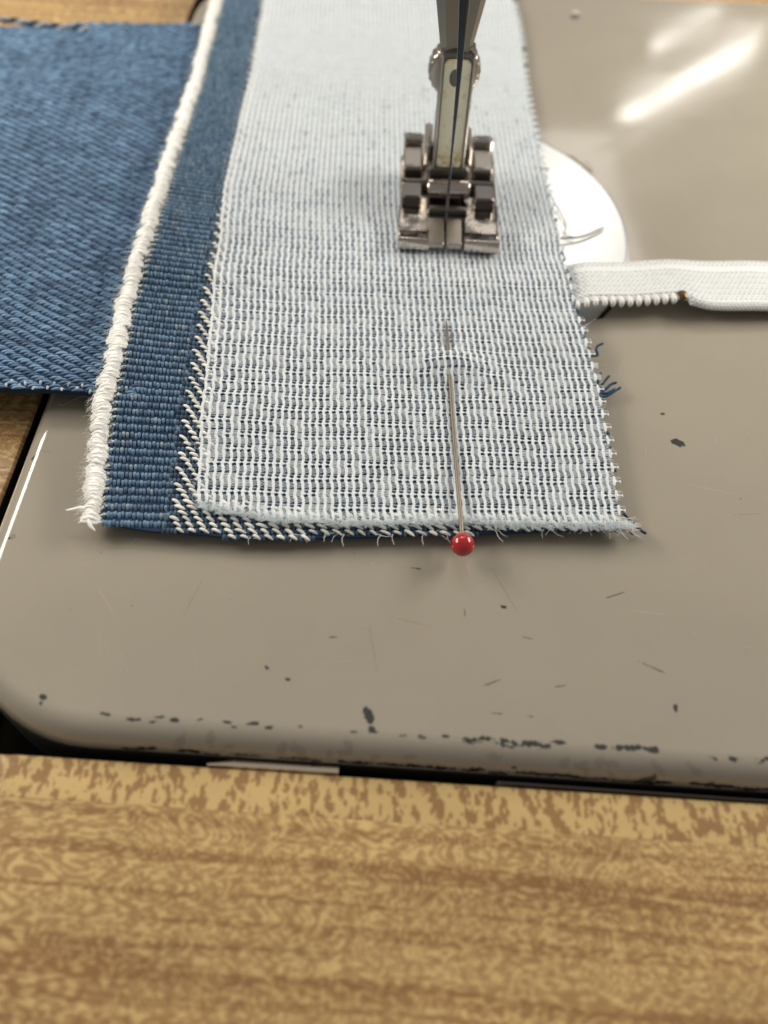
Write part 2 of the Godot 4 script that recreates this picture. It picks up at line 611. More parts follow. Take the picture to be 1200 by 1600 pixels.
func machine() -> void:
	var o := base("sewing_machine")
	tag(o, "old beige enamelled sewing machine with chipped bed, presser foot and needle", "sewing machine")
	# bed: a rounded slab whose edge rolls over
	var enamel := paint("enamel", Color.WHITE, 0.13)
	enamel.albedo_texture = bed_paint()
	enamel.clearcoat_enabled = true
	enamel.clearcoat = 0.2
	enamel.clearcoat_roughness = 0.05
	enamel.roughness = 0.2
	enamel.roughness_texture = smudges()
	enamel.normal_enabled = true
	var peel := noise_map(41, 0.012, 2)
	peel.as_normal_map = true
	peel.bump_strength = 1.0
	enamel.normal_texture = peel
	enamel.normal_scale = 0.035
	var s := Shape.new()
	var rows := []
	var uvs := []
	var hole_c := Vector3(3.2, 0, -57.5)
	var hole_r := 34.4
	var roll := 2.7
	# from the plate's hole outwards over the roll and down the skirt
	var edge := ring_points(BED_X0 + roll, BED_Z0 + roll, BED_X1 - roll, BED_Z1 - roll, 14.0, 12)
	var ring0 := []
	for p in edge:
		ring0.append(hole_c + (p - hole_c).normalized() * hole_r)
	var steps := [[ring0, -2.6], [ring0, -0.25], [ring0, 0.0]]
	for q in steps:
		var row := at_y(q[0], q[1])
		rows.append(row)
	rows[2] = []
	for p in edge:
		rows[2].append(hole_c + (p - hole_c).normalized() * (hole_r + 0.3))
	for q in rows:
		uvs.append(q.map(func(p): return bed_uv(p, Vector2.ZERO)))
	for k in [0.2, 0.45, 0.7, 0.9, 1.0]:
		var row := []
		for i in edge.size():
			row.append(rows[2][i].lerp(edge[i], k))
		rows.append(row)
		uvs.append(row.map(func(p): return bed_uv(p, Vector2.ZERO)))
	for k in range(1, 12):
		var a := minf(PI / 2 * k / 10, PI / 2)
		var low := 0.5 * maxf(0, k - 10)
		var row := []
		var ut := []
		var ex := ring_points(BED_X0 + roll - sin(a) * roll, BED_Z0 + roll - sin(a) * roll, BED_X1 - roll + sin(a) * roll, BED_Z1 - roll + sin(a) * roll, 14.0 + sin(a) * roll, 12)
		for i in ex.size():
			var dir: Vector3 = (ex[i] - edge[i]).normalized()
			var over := roll * a - roll * sin(a) + low
			row.append(Vector3(ex[i].x, -(1 - cos(a)) * roll - low, ex[i].z))
			ut.append(bed_uv(ex[i], Vector2(dir.x, dir.z) * over))
		rows.append(row)
		uvs.append(ut)
	s.grid(rows, true, true, uvs)
	for k in s.v.size():
		s.v[k] = askew(s.v[k])
	build("bed", s, enamel, o)
	s = Shape.new()
	s.tube([Vector3(hole_c.x, -3.2, hole_c.z), Vector3(hole_c.x, -2.0, hole_c.z)], [hole_r + 2.0], 48)
	build("plate_seat", s, M.black, o)
	# black gasket below the bed's skirt
	s = Shape.new()
	var g := [at_y(ring_points(BED_X0 + 0.4, BED_Z0 + 0.4, BED_X1 - 0.4, BED_Z1 - 0.35, 16.8), -2.9), at_y(ring_points(BED_X0 - 0.6, BED_Z0 - 0.5, BED_X1 + 0.6, BED_Z1 + 0.05, 17.2), -3.6), at_y(ring_points(BED_X0 - 0.6, BED_Z0 - 0.5, BED_X1 + 0.6, BED_Z1 + 0.05, 17.2), -20)]
	s.grid(g, true, true)
	for k in s.v.size():
		s.v[k] = askew(s.v[k])
	build("gasket", s, M.rubber, o)
	# round needle plate
	var plate := Shape.new()
	rows = []
	for e in [[0.3, 0.06], [10.0, 0.06], [33.2, 0.06], [33.75, 0.03], [33.95, -0.15], [33.95, -2.0]]:
		var row := []
		for k in 96:
			row.append(hole_c + Vector3(cos(TAU * k / 96) * e[0], e[1], sin(TAU * k / 96) * e[0]))
		rows.append(row)
	plate.grid(rows, true, true)
	build("needle_plate", plate, M.plate_steel, o)
	shank(o)
	foot(o)

func shank(o: Node3D) -> void:
	# knurled thumb screw behind the shank
	var s := Shape.new()
	var rows := []
	var c := Vector3(7.2, 21.4, -63.2)
	for e in [[2.9, 1.3], [3.3, 1.25], [3.62, 0.9], [3.62, -1.1], [3.2, -1.4], [0.2, -1.4]]:
		var row := []
		for k in 88:
			var r: float = e[0] * (1.0 + (0.035 if k % 4 < 2 and e[0] > 3.5 else 0.0))
			row.append(c + Vector3(cos(TAU * k / 88) * r, sin(TAU * k / 88) * r, e[1]))
		rows.append(row)
	s.grid(rows, true)
	s.fan(rows[0])
	build("thumb_screw", s, M.worn_steel, o)
	# presser bar: flares upwards from the clamp in flat facets
	s = Shape.new()
	rows = []
	for e in [[25.6, 2.15, 1.6], [29.0, 2.75, 2.2], [33.0, 3.45, 3.0], [40.0, 4.3, 4.0], [52.0, 4.6, 4.4], [150.0, 4.6, 4.4]]:
		var w: float = e[1]
		var d: float = e[2]
		var cx := 7.0
		var cz := -60.2
		rows.append([Vector3(cx - w, e[0], cz + d * 0.1), Vector3(cx - w * 0.62, e[0], cz + d * 0.9), Vector3(cx - w * 0.1, e[0], cz + d * 0.72), Vector3(cx + w * 0.15, e[0], cz + d * 0.72), Vector3(cx + w * 0.7, e[0], cz + d), Vector3(cx + w, e[0], cz + d * 0.2), Vector3(cx + w * 0.8, e[0], cz - d), Vector3(cx - w * 0.8, e[0], cz - d)])
	var bar := Shape.new()
	for r in rows.size() - 1:
		for k in 8:
			bar.flat([rows[r][k], rows[r][(k + 1) % 8], rows[r + 1][(k + 1) % 8], rows[r + 1][k]])
	bar.flat(rows[0])
	build("presser_bar", bar, paint("bar_steel", lin(0.21, 0.185, 0.15), 0.35, 1.0), o)
	# shank: a channel whose front has a cream reflection painted on
	var sh := base("shank", o)
	s = Shape.new()
	s.box(Vector3(4.95, 8.2, -62.0), Vector3(9.75, 26.0, -58.5), 0.35)
	build("channel", s, M.dark_steel, sh)
	for x in [5.0, 9.35]:
		s = Shape.new()
		s.box(Vector3(x, 8.6, -58.55), Vector3(x + 0.35, 25.8, -57.75), 0.1)
		build("rail", s, M.worn_steel, sh)
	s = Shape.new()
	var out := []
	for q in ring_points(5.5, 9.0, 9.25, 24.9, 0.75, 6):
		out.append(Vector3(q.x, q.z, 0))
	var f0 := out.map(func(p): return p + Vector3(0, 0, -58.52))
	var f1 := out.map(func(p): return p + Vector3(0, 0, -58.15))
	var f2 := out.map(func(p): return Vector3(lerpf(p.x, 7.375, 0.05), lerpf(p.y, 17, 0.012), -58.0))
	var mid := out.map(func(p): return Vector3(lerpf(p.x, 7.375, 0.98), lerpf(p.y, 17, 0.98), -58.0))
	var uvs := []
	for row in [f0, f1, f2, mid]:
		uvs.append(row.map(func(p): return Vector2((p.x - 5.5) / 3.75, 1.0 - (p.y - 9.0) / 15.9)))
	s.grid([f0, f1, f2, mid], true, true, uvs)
	build("pale_front", s, M.cream_reflection, sh)
	s = Shape.new()
	s.tube([Vector3(7.15, 22.6, -58.05), Vector3(7.15, 22.6, -57.93)], [0.85, 0.8], 20, 1.45)
	build("screw_hole", s, M.dark_steel, sh)
	# needle
	s = Shape.new()
	s.tube([Vector3(7.35, 3.0, -50.5), Vector3(7.34, 4.5, -50.5), Vector3(7.3, 8, -50.5), Vector3(7.22, 17, -50.5), Vector3(7.13, 26, -50.5), Vector3(7.0, 31, -50.5), Vector3(6.86, 35.5, -50.5), Vector3(6.6, 44, -50.5), Vector3(6.55, 46, -50.5), Vector3(4.5, 110, -50.5)], [0.03, 0.12, 0.17, 0.2, 0.3, 0.48, 0.66, 0.9, 1.1, 1.1], 16)
	build("needle", s, M.needle_steel, o)

func foot(o: Node3D) -> void:
	var f := base("presser_foot", o)
	var put := func(called: String, lo: Vector3, hi: Vector3, ch: float, mat: Material) -> void:
		var s := Shape.new()
		s.box(lo, hi, ch)
		build(called, s, mat, f)
	# sole: side plates and a lowered middle with two slits
	put.call("sole", Vector3(0.3, 4.25, -68.0), Vector3(4.6, 5.25, -45.6), 0.15, M.nickel)
	put.call("sole", Vector3(10.1, 4.25, -68.0), Vector3(15.0, 5.25, -45.6), 0.15, M.nickel)
	put.call("sole_bridge", Vector3(4.62, 4.25, -68.0), Vector3(7.05, 5.2, -45.0), 0.12, M.worn_steel)
	put.call("sole_bridge", Vector3(7.4, 4.25, -68.0), Vector3(9.7, 5.2, -45.0), 0.12, M.worn_steel)
	# toes turned up at the front
	for e in [[0.2, 4.75], [10.0, 15.1]]:
		var s := Shape.new()
		var rows := []
		for p in [Vector2(-48.2, 4.3), Vector2(-48.2, 5.22), Vector2(-46.4, 5.35), Vector2(-45.3, 5.85), Vector2(-45.0, 5.84), Vector2(-44.7, 5.6), Vector2(-44.45, 4.5), Vector2(-44.8, 3.9), Vector2(-46.0, 3.9), Vector2(-48.2, 4.3)]:
			rows.append([Vector3(e[0], p.y, p.x), Vector3(e[0] + 0.12, p.y, p.x), Vector3(e[1] - 0.12, p.y, p.x), Vector3(e[1], p.y, p.x)])
		s.grid(rows)
		var l := []
		var r := []
		for row in rows.slice(0, -1):
			l.append(row[0])
			r.append(row[3])
		s.fan(l)
		s.fan(r, true)
		build("toe", s, M.nickel, f)
	# ears left and right with a notch for the cross pin
	for e in [[0.55, 3.6, 0.35], [11.5, 14.6, 14.75]]:
		put.call("ear", Vector3(e[0], 5.2, -66.4), Vector3(e[1], 7.7, -60.2), 0.3, M.worn_steel)
		put.call("ear", Vector3(e[0], 5.2, -57.2), Vector3(e[1], 7.2, -53.4), 0.25, M.dark_steel)
		put.call("ear_rim", Vector3(e[0] + 0.05, 7.6, -60.9), Vector3(e[1] - 0.05, 7.95, -60.1), 0.15, M.nickel)
		put.call("back_wall", Vector3(e[0] - 0.1, 5.2, -68.4), Vector3(e[1] + 0.1, 8.9, -66.6), 0.3, M.nickel)
	put.call("side_rim", Vector3(14.78, 5.2, -67.0), Vector3(15.05, 5.9, -46.4), 0.1, M.nickel)
	put.call("side_rim", Vector3(0.22, 5.2, -67.0), Vector3(0.45, 5.7, -46.4), 0.1, M.nickel)
	# middle: block under the shank, cheeks, cross pin, bar
	put.call("hinge_block", Vector3(4.1, 5.3, -65.5), Vector3(10.9, 8.6, -58.2), 0.4, M.dark_steel)
	put.call("cheek", Vector3(3.75, 5.3, -66.8), Vector3(4.9, 11.6, -60.2), 0.35, M.worn_steel)
	put.call("cheek", Vector3(9.85, 5.3, -66.8), Vector3(11.0, 11.2, -60.2), 0.35, M.worn_steel)
	put.call("hinge_block", Vector3(4.3, 6.9, -60.4), Vector3(10.7, 9.4, -57.6), 0.35, M.dark_steel)
	var s := Shape.new()
	s.tube([Vector3(4.4, 7.1, -55.9), Vector3(4.7, 7.1, -55.9), Vector3(10.5, 7.05, -55.9), Vector3(10.8, 7.05, -55.9)], [1.1, 1.4, 1.4, 1.1], 20)
	build("cross_pin", s, M.nickel, f)
	s = Shape.new()
	s.tube([Vector3(0.8, 6.1, -58.6), Vector3(14.5, 6.1, -58.6)], [0.7], 14)
	build("axle", s, M.dark_steel, f)
	put.call("cross_bar", Vector3(4.5, 5.2, -53.0), Vector3(10.7, 6.2, -51.9), 0.2, M.dark_steel)
	put.call("recess_shade", Vector3(4.3, 5.02, -57.6), Vector3(10.9, 5.12, -50.6), 0.03, M.black)  # black sheet laid in as the shade between the foot's parts


# ---------------------------------------------------------------- denim strip: its surface
const STRIP_LONG := 172.0
var strip_o := Vector2(-34.2, 4.8)
var strip_a := Vector2(-0.045, -1).normalized()
var strip_b := Vector2(1, -0.045).normalized()
var rise := [Vector2(-3, 1.5), Vector2(10, 1.6), Vector2(22, 1.9), Vector2(36, 2.4), Vector2(42, 3.1), Vector2(52, 3.15), Vector2(60, 2.0), Vector2(75, 1.3), Vector2(100, 1.2), Vector2(172, 1.4)]
var lift := [Vector2(-3, 0.5), Vector2(8, 0.9), Vector2(18, 2.2), Vector2(28, 2.9), Vector2(60, 3.2), Vector2(110, 2.8), Vector2(172, 2.0)]
var edge_l := [Vector2(0, 0.1), Vector2(10.4, -0.9), Vector2(17.7, -1.4), Vector2(26, -1.1), Vector2(33, -1.4), Vector2(40, -1.0), Vector2(48, -0.4), Vector2(59, -0.6), Vector2(71, -0.7), Vector2(83, -0.2), Vector2(97, 0.2), Vector2(172, 0.3)]
var edge_r := [Vector2(0, 63.0), Vector2(1.6, 62.3), Vector2(14, 62.8), Vector2(23, 62.9), Vector2(42, 61.8), Vector2(48, 61.4), Vector2(60, 62.0), Vector2(96, 62.3), Vector2(126, 63.6), Vector2(172, 63.6)]
var face_l := [Vector2(0, 12.7), Vector2(7.3, 12.2), Vector2(17, 11.7), Vector2(30, 11.3), Vector2(45, 10.6), Vector2(66, 9.6), Vector2(91, 9.8), Vector2(105, 10.3), Vector2(172, 10.0)]
var face_f := [Vector2(12, 2.7), Vector2(17, 1.6), Vector2(23, 0.6), Vector2(31, 0.3), Vector2(42, 0.6), Vector2(50, 0.2), Vector2(63, 0.0)]
var front_q := [Vector2(0, 0.0), Vector2(9.5, -1.1), Vector2(20, -1.85), Vector2(31, -1.45), Vector2(42, -0.9), Vector2(57, -0.3), Vector2(63, 0.0)]
var ripple := FastNoiseLite.new()

func strip_at(p: float, q: float, n := 0.0) -> Vector3:
	var w := (p - 0.0) / 63.0
	var pe := p + along(edge_l, q) * clampf(1.0 - w * 4.0, 0, 1) + (along(edge_r, q) - 63.0) * clampf(w * 3.0 - 2.0, 0, 1)
	var xz := strip_o + strip_b * pe + strip_a * q
	var h := along(rise, q) + along(lift, q) * exp(-maxf(p, 0.0) / 14.0)
	h += 1.35 * exp(-pow((p - 43.2) / 5.0, 2) - pow((q - 25.6) / 2.7, 2)) # the fabric humps over the hidden part of the pin
	h += 0.16 * ripple.get_noise_2d(p * 2.0, q * 4.0) * clampf(q / 6.0, 0, 1)
	return Vector3(xz.x, h + n, xz.y)

# axes: x across, y up off the cloth, z towards the front
func strip_frame(p: float, q: float, n := 0.0) -> Transform3D:
	var o := strip_at(p, q, 0.0)
	var x := (strip_at(p + 0.4, q) - o).normalized()
	var z := (o - strip_at(p, q + 0.4)).normalized()
	var y := z.cross(x).normalized()
	return Transform3D(Basis(x, y, x.cross(y)), o + y * n)

func spindle(length: float, r: float, ridges: float, sides := 8, rings := 8, twist := 1.2) -> ArrayMesh:
	# one float of yarn, lying along z: thick in the middle, its ends dive into the cloth, with the ridges of its twist
	var s := Shape.new()
	var rows := []
	for i in rings + 1:
		var t := float(i) / rings * 2.0 - 1.0
		var row := []
		for k in sides:
			var a := TAU * k / sides
			var rr := r * sqrt(maxf(0.03, 1.0 - t * t * 0.93)) * (1.0 + ridges * cos(3.0 * (a + t * twist)))
			row.append(Vector3(cos(a) * rr, sin(a) * rr * 0.85 - t * t * r * 0.75, t * length * 0.5))
		rows.append(row)
	s.grid(rows, true)
	s.fan(rows[0])
	s.fan(rows[-1], true)
	return s.commit()

func hair(seed_: int, length: float, r: float, curl: float) -> ArrayMesh:
	var g := RandomNumberGenerator.new()
	g.seed = seed_
	var s := Shape.new()
	var p := Vector3.ZERO
	var d := Vector3(g.randf_range(-0.3, 0.3), 0.25, 1).normalized()
	var path := []
	var radii := []
	for i in 8:
		path.append(p)
		radii.append(r * (1.0 - 0.6 * i / 7.0))
		p += d * length / 7.0
		d = (d + Vector3(g.randf_range(-curl, curl), g.randf_range(-curl, curl) * 0.6 - 0.08, g.randf_range(-curl, curl) * 0.4)).normalized()
	s.tube(path, radii, 5)
	return s.commit()

func navy(v: float) -> Color:
	# v 0..1 from deep indigo to worn blue
	return Color(0.02 + 0.135 * v, 0.038 + 0.22 * v, 0.07 + 0.30 * v)

func strip() -> void:
	ripple.seed = 3
	ripple.frequency = 0.02
	ripple.fractal_octaves = 2
	var o := base("denim_strip")
	tag(o, "navy selvedge denim strip with white knit interfacing fused on, under the presser foot", "fabric strip")
	# the cloth itself, with thickness
	var s := Shape.new()
	var top := []
	var low := []
	for i in 130:
		var rt := []
		var rl := []
		for k in 43:
			var p := 1.4 + (62.6 - 1.4) * k / 42.0
			var q0 := along(front_q, p) + 0.12
			var q := q0 + (STRIP_LONG - q0) * pow(i / 129.0, 1.15)
			rt.append(strip_at(p, q, -0.12))
			rl.append(strip_at(p, q, -0.42))
		top.append(rt)
		low.append(rl)
	s.grid(top)
	s.grid(low, false, true)
	s.grid([low[0], top[0]])
	s.grid([low.map(func(r): return r[42]), top.map(func(r): return r[42])], false, true)
	s.grid([low.map(func(r): return r[0]), top.map(func(r): return r[0])])
	build("denim_cloth", s, M.denim_core, o)
	# warp floats of the selvedge band
	var spots := []
	var tints := []
	var tone := noise(6, 0.35, 2)
	var row_q := 1.14
	for j in range(-1, 150):
		for i in 20:
			var p := 2.1 + i * 0.43 + rng.randf_range(-0.06, 0.06)
			var q := j * row_q + rng.randf_range(-0.06, 0.06) + (0.07 if i % 2 else 0.0)
			if q < along(front_q, p) + 0.1 or p > 9.3 + 0.3 * sin(j * 1.7):
				continue
			var f := strip_frame(p, q, 0.02)
			f.basis = f.basis * Basis(Vector3.UP, 0.16 + rng.randf_range(-0.1, 0.1)) * Basis.from_scale(Vector3(rng.randf_range(0.85, 1.15), rng.randf_range(0.9, 1.15), rng.randf_range(0.92, 1.1)))
			spots.append(f)
			var v := clampf(0.68 + 0.3 * tone.get_noise_2d(i * 3.0, j * 0.6) + rng.randf_range(-0.22, 0.3), 0.05, 1.0)
			var c := navy(v)
			if rng.randf() < 0.05:
				c = Color(0.24, 0.30, 0.33)
			tints.append(c)
	many("band_warp_yarns", spindle(0.86, 0.205, 0.10, 10, 8), M.yarn, spots, tints, o)
	# twill ground beside the interfacing and in front of it: navy warp with ecru weft showing
	spots = []
	tints = []
	var w_spots := []
	var w_tints := []
	for j in range(-4, 214):
		var q := j * 0.78
		for i in range(0, 120):
			var pick := posmod(i + j, 3)
			var p := 9.2 + i * 0.46 + (j % 2) * 0.04
			if p > 62.6 or q < along(front_q, p) + 0.05:
				continue
			var face := along(face_l, q)
			if p > face + 1.4 and q > along(face_f, p) + 1.8:
				continue
			var f := strip_frame(p, q, 0.0)
			if pick == 0 and p > 9.5 + 0.5 * posmod(j, 3):
				f.basis = f.basis * Basis(Vector3.UP, PI / 2 - 0.5 + rng.randf_range(-0.16, 0.16)) * Basis.from_scale(Vector3(rng.randf_range(0.85, 1.15), 1, rng.randf_range(0.8, 1.15)))
				f.origin += f.basis.y.normalized() * 0.14
				w_spots.append(f)
				var e := rng.randf_range(0.75, 1.08)
				w_tints.append(Color(0.84 * e, 0.84 * e, 0.78 * e))
			else:
				f.basis = f.basis * Basis(Vector3.UP, rng.randf_range(-0.15, 0.2)) * Basis.from_scale(Vector3(1, 1, rng.randf_range(0.75, 0.95)))
				f.origin -= f.basis.y.normalized() * 0.05
				spots.append(f)
				tints.append(navy(clampf(0.2 + rng.randf_range(-0.15, 0.3), 0.0, 1.0)))
	many("twill_warp_yarns", spindle(0.95, 0.22, 0.08), M.yarn, spots, tints, o)
	many("ecru_weft_floats", spindle(1.3, 0.20, 0.12, 10, 8), M.white_yarn, w_spots, w_tints, o)
	# short ecru weft ticks along the selvedge cord
	spots = []
	tints = []
	for j in range(0, 148):
		var f := strip_frame(2.05 + rng.randf_range(-0.12, 0.12), j * row_q + rng.randf_range(-0.1, 0.1), 0.05)
		f.basis = f.basis * Basis(Vector3.UP, PI / 2 + 0.5 + rng.randf_range(-0.2, 0.2))
		spots.append(f)
		tints.append(Color(0.68, 0.66, 0.56))
	many("selvedge_ticks", spindle(1.0, 0.17, 0.08), M.white_yarn, spots, tints, o)
	selvedge(o)
	interfacing(o)
	fuzz(o)

func selvedge(o: Node3D) -> void:
	var cord := paint("cord_cotton", lin(0.92, 0.915, 0.88), 0.95, 0.0, 0.2)
	cord.rim_enabled = true
	cord.rim = 0.5
	cord.subsurf_scatter_enabled = false
	var meshes := []
	for k in 4:
		meshes.append(loop_bundle(70 + k))
	var q := 0.5
	var tilt := 0.0
	while q < 168.0:
		var f := strip_frame(0.75 + rng.randf_range(-0.22, 0.18), q, 0.1)
		tilt = lerpf(tilt, rng.randf_range(-0.25, 0.55), 0.5)
		f.basis = f.basis * Basis(Vector3.UP, PI / 2 + tilt) * Basis.from_scale(Vector3(rng.randf_range(0.8, 1.4), rng.randf_range(0.65, 1.0), rng.randf_range(0.75, 1.15)))
		var m := obj("selvedge_loop", meshes[rng.randi() % 4], cord, o)
		f.origin *= MM
		m.transform = f
		q += rng.randf_range(0.62, 1.05)
	# a frayed end that sticks out at the front corner
	var s := Shape.new()
	var a := strip_at(0.8, 1.6, 0.1)
	s.tube([a, a + Vector3(-1.4, 0.2, -0.1), a + Vector3(-2.6, 0.0, 0.15), a + Vector3(-3.1, -0.1, 0.1)], [0.4, 0.24, 0.17, 0.05], 8)
	s.tube([a + Vector3(0.2, 0, 0), a + Vector3(-0.2, 0.2, 1.2), a + Vector3(0.3, 0.0, 2.2), a + Vector3(0.9, -0.2, 2.7)], [0.4, 0.34, 0.22, 0.06], 8)
	build("frayed_end", s, cord, o)
	var spots := []
	var tints := []
	for k in 4200:
		var qq := pow(rng.randf(), 1.2) * 140.0
		var f := strip_frame(rng.randf_range(-0.3, 1.9), qq + 0.4, rng.randf_range(0.2, 0.55))
		f.basis = f.basis * Basis(Vector3.UP, (-PI / 2 if rng.randf() < 0.7 else PI / 2) + rng.randf_range(-0.9, 0.9)) * Basis.from_scale(Vector3(0.8, 0.8, rng.randf_range(0.35, 0.95)))
		spots.append(f)
		tints.append(Color(0.86, 0.86, 0.83))
	many("selvedge_fuzz", hair(5, 1.5, 0.018, 0.7), M.white_yarn, spots, tints, o)

# one thick loop of the selvedge cord: several slack plies side by side
func loop_bundle(seed_: int) -> ArrayMesh:
	var g := RandomNumberGenerator.new()
	g.seed = seed_
	var s := Shape.new()
	for k in 14:
		var off := Vector3(g.randf_range(-0.5, 0.5), g.randf_range(-0.15, 0.22), 0)
		var path := []
		var radii := []
		var long := g.randf_range(0.75, 1.2)
		for i in 9:
			var t := i / 4.0 - 1.0
			path.append(off * (1.0 - 0.3 * t * t) + Vector3(g.randf_range(-0.07, 0.07), 0.30 * (1.0 - t * t) - 0.45 * t * t, t * long))
			radii.append(0.17 * sqrt(1.05 - 0.75 * t * t))
		s.tube(path, radii, 7)
	return s.commit()

func knit_unit(kind: int, seed_: int) -> ArrayMesh:
	# one course of one wale: a looped rib, and the fine inlay filaments that run to the next rib (x = 0 to 0.87)
	var g := RandomNumberGenerator.new()
	g.seed = seed_
	var s := Shape.new()
	var jig := func(a: float) -> float: return g.randf_range(-a, a)
	# the loop: two legs that open and close, and a head that crosses over
	for sd in [-1.0, 1.0]:
		for ply in 2:
			var path := []
			for i in 9:
				var t := i / 8.0
				path.append(Vector3(sd * (0.035 + 0.055 * sin(t * PI)) + ply * 0.045 * sd + jig.call(0.015), 0.06 + 0.06 * sin(t * PI) - ply * 0.03, (t - 0.5) * 1.4))
			s.tube(path, [0.038, 0.044, 0.048, 0.05, 0.048, 0.046, 0.042, 0.04, 0.036], 6)
	s.tube([Vector3(0.03, 0.04, -0.7), Vector3(-0.03, 0.07, -0.25), Vector3(0.03, 0.08, 0.2), Vector3(0, 0.05, 0.7)], [0.065], 6)
	var ways := []
	if kind == 0: # a ladder of slanting filaments
		for i in 4:
			ways.append([-0.30 + i * 0.22, -0.58 + i * 0.22, 0.030, 0.02])
	elif kind == 1: # a webbed bar between two holes
		for i in 7:
			ways.append([-0.24 + i * 0.075, 0.20 - i * 0.06, 0.033, 0.04])
		ways.append([-0.52, -0.47, 0.03, 0.03])
	else: # the same, spread thin: more of the hole is veiled
		for i in 8:
			ways.append([-0.47 + i * 0.12, -0.52 + i * 0.125, 0.032, 0.07])
	for e in ways:
		var path := []
		for i in 5:
			var t := i / 4.0
			path.append(Vector3(0.08 + 0.72 * t, 0.05 + 0.03 * sin(t * PI) + jig.call(0.02), lerpf(e[0], e[1], t) + jig.call(e[3] * 0.6)))
		s.tube(path, [e[2] * 1.25, e[2], e[2] * 0.9, e[2], e[2] * 1.25], 5)
	return s.commit()

# the downy web of fibres between the cloth and the knit, thin enough to see the navy through it
func nap(part: Node3D) -> void:
	var im := Image.create(512, 1024, false, Image.FORMAT_RGBA8)
	var a := noise(61, 0.035, 3)
	var b := noise(62, 0.14, 2)
	for y in 1024:
		for x in 512:
			var q := y / 1023.0 * 166.0
			var f := 0.24 + 0.34 * smoothstep(12.0, 60.0, q) + 0.34 * a.get_noise_2d(x, y) + 0.42 * b.get_noise_2d(x, y * 0.8)
			im.set_pixel(x, y, Color(0.62, 0.71, 0.80, clampf(f, 0.0, 0.9)))
	var m := paint("nap", Color.WHITE, 0.95, 0.0, 0.1)
	m.albedo_texture = ImageTexture.create_from_image(im)
	m.transparency = BaseMaterial3D.TRANSPARENCY_ALPHA
	var s := Shape.new()
	var rows := []
	var uvs := []
	for i in 150:
		var row := []
		var ut := []
		for k in 48:
			var w := k / 47.0
			var q := 0.0
			var p := 0.0
			for again in 3:
				p = lerpf(along(face_l, q) + 0.15, 62.5, w)
				q = lerpf(along(face_f, p) + 0.5, 166.0, i / 149.0)
			row.append(strip_at(p, q, 0.1))
			ut.append(Vector2(w, q / 166.0))
		rows.append(row)
		uvs.append(ut)
	s.grid(rows, false, false, uvs)
	build("nap", s, m, part)

func interfacing(o: Node3D) -> void:
	var part := base("interfacing", o)
	part.set_meta("label", "white knit interfacing with rows of small holes")
	nap(part)
	var kinds := [[], [], [], [], [], []]
	var tints := [[], [], [], [], [], []]
	var veil := noise(19, 0.045, 3)
	var course := 1.07
	for j in range(0, 156):
		for i in 60:
			var wob := 0.06 * ripple.get_noise_2d(i * 3.0, j * 9.0)
			var q := j * course + 0.35 + 0.08 * sin(i * 0.35) + 0.06 * ripple.get_noise_2d(i * 9.0 + 70, j * 2.0)
			var start := along(face_l, q)
			var p := start + 0.25 + i * (62.7 - start) / 58.2 + wob + (0.045 if j % 2 else -0.045)
			if p > 62.75 or q < along(face_f, p) + 0.15 + rng.randf_range(-0.15, 0.25):
				continue
			var f := strip_frame(p, q, 0.16)
			f.basis = f.basis * Basis(Vector3.UP, (0.06 if j % 2 else -0.06) + rng.randf_range(-0.06, 0.06)) * Basis.from_scale(Vector3(1.0, rng.randf_range(0.92, 1.1), 1.0))
			var hid := (veil.get_noise_2d(i * 6.0, j * 6.0) + rng.randf_range(-0.28, 0.28)) * clampf(1.3 - q / 60.0, 0.25, 1.0) + clampf((q - 20.0) / 200.0, 0, 0.24)
			var k := (4 if hid > 0.2 or q > 45.0 + 60.0 * rng.randf() else 0 if j % 2 else 2) + rng.randi() % 2
			if q < along(face_f, p) + 0.9:
				k = 4 + rng.randi() % 2
			kinds[k].append(f)
			var e := rng.randf_range(0.96, 1.03) 
			tints[k].append(Color(0.79 * e, 0.84 * e, 0.865 * e))
	var called := ["ladder_stitches", "ladder_stitches", "webbed_stitches", "webbed_stitches", "veiled_stitches", "veiled_stitches"]
	for k in 6:
		many(called[k], knit_unit(k / 2, 50 + k), M.knit, kinds[k], tints[k], part)

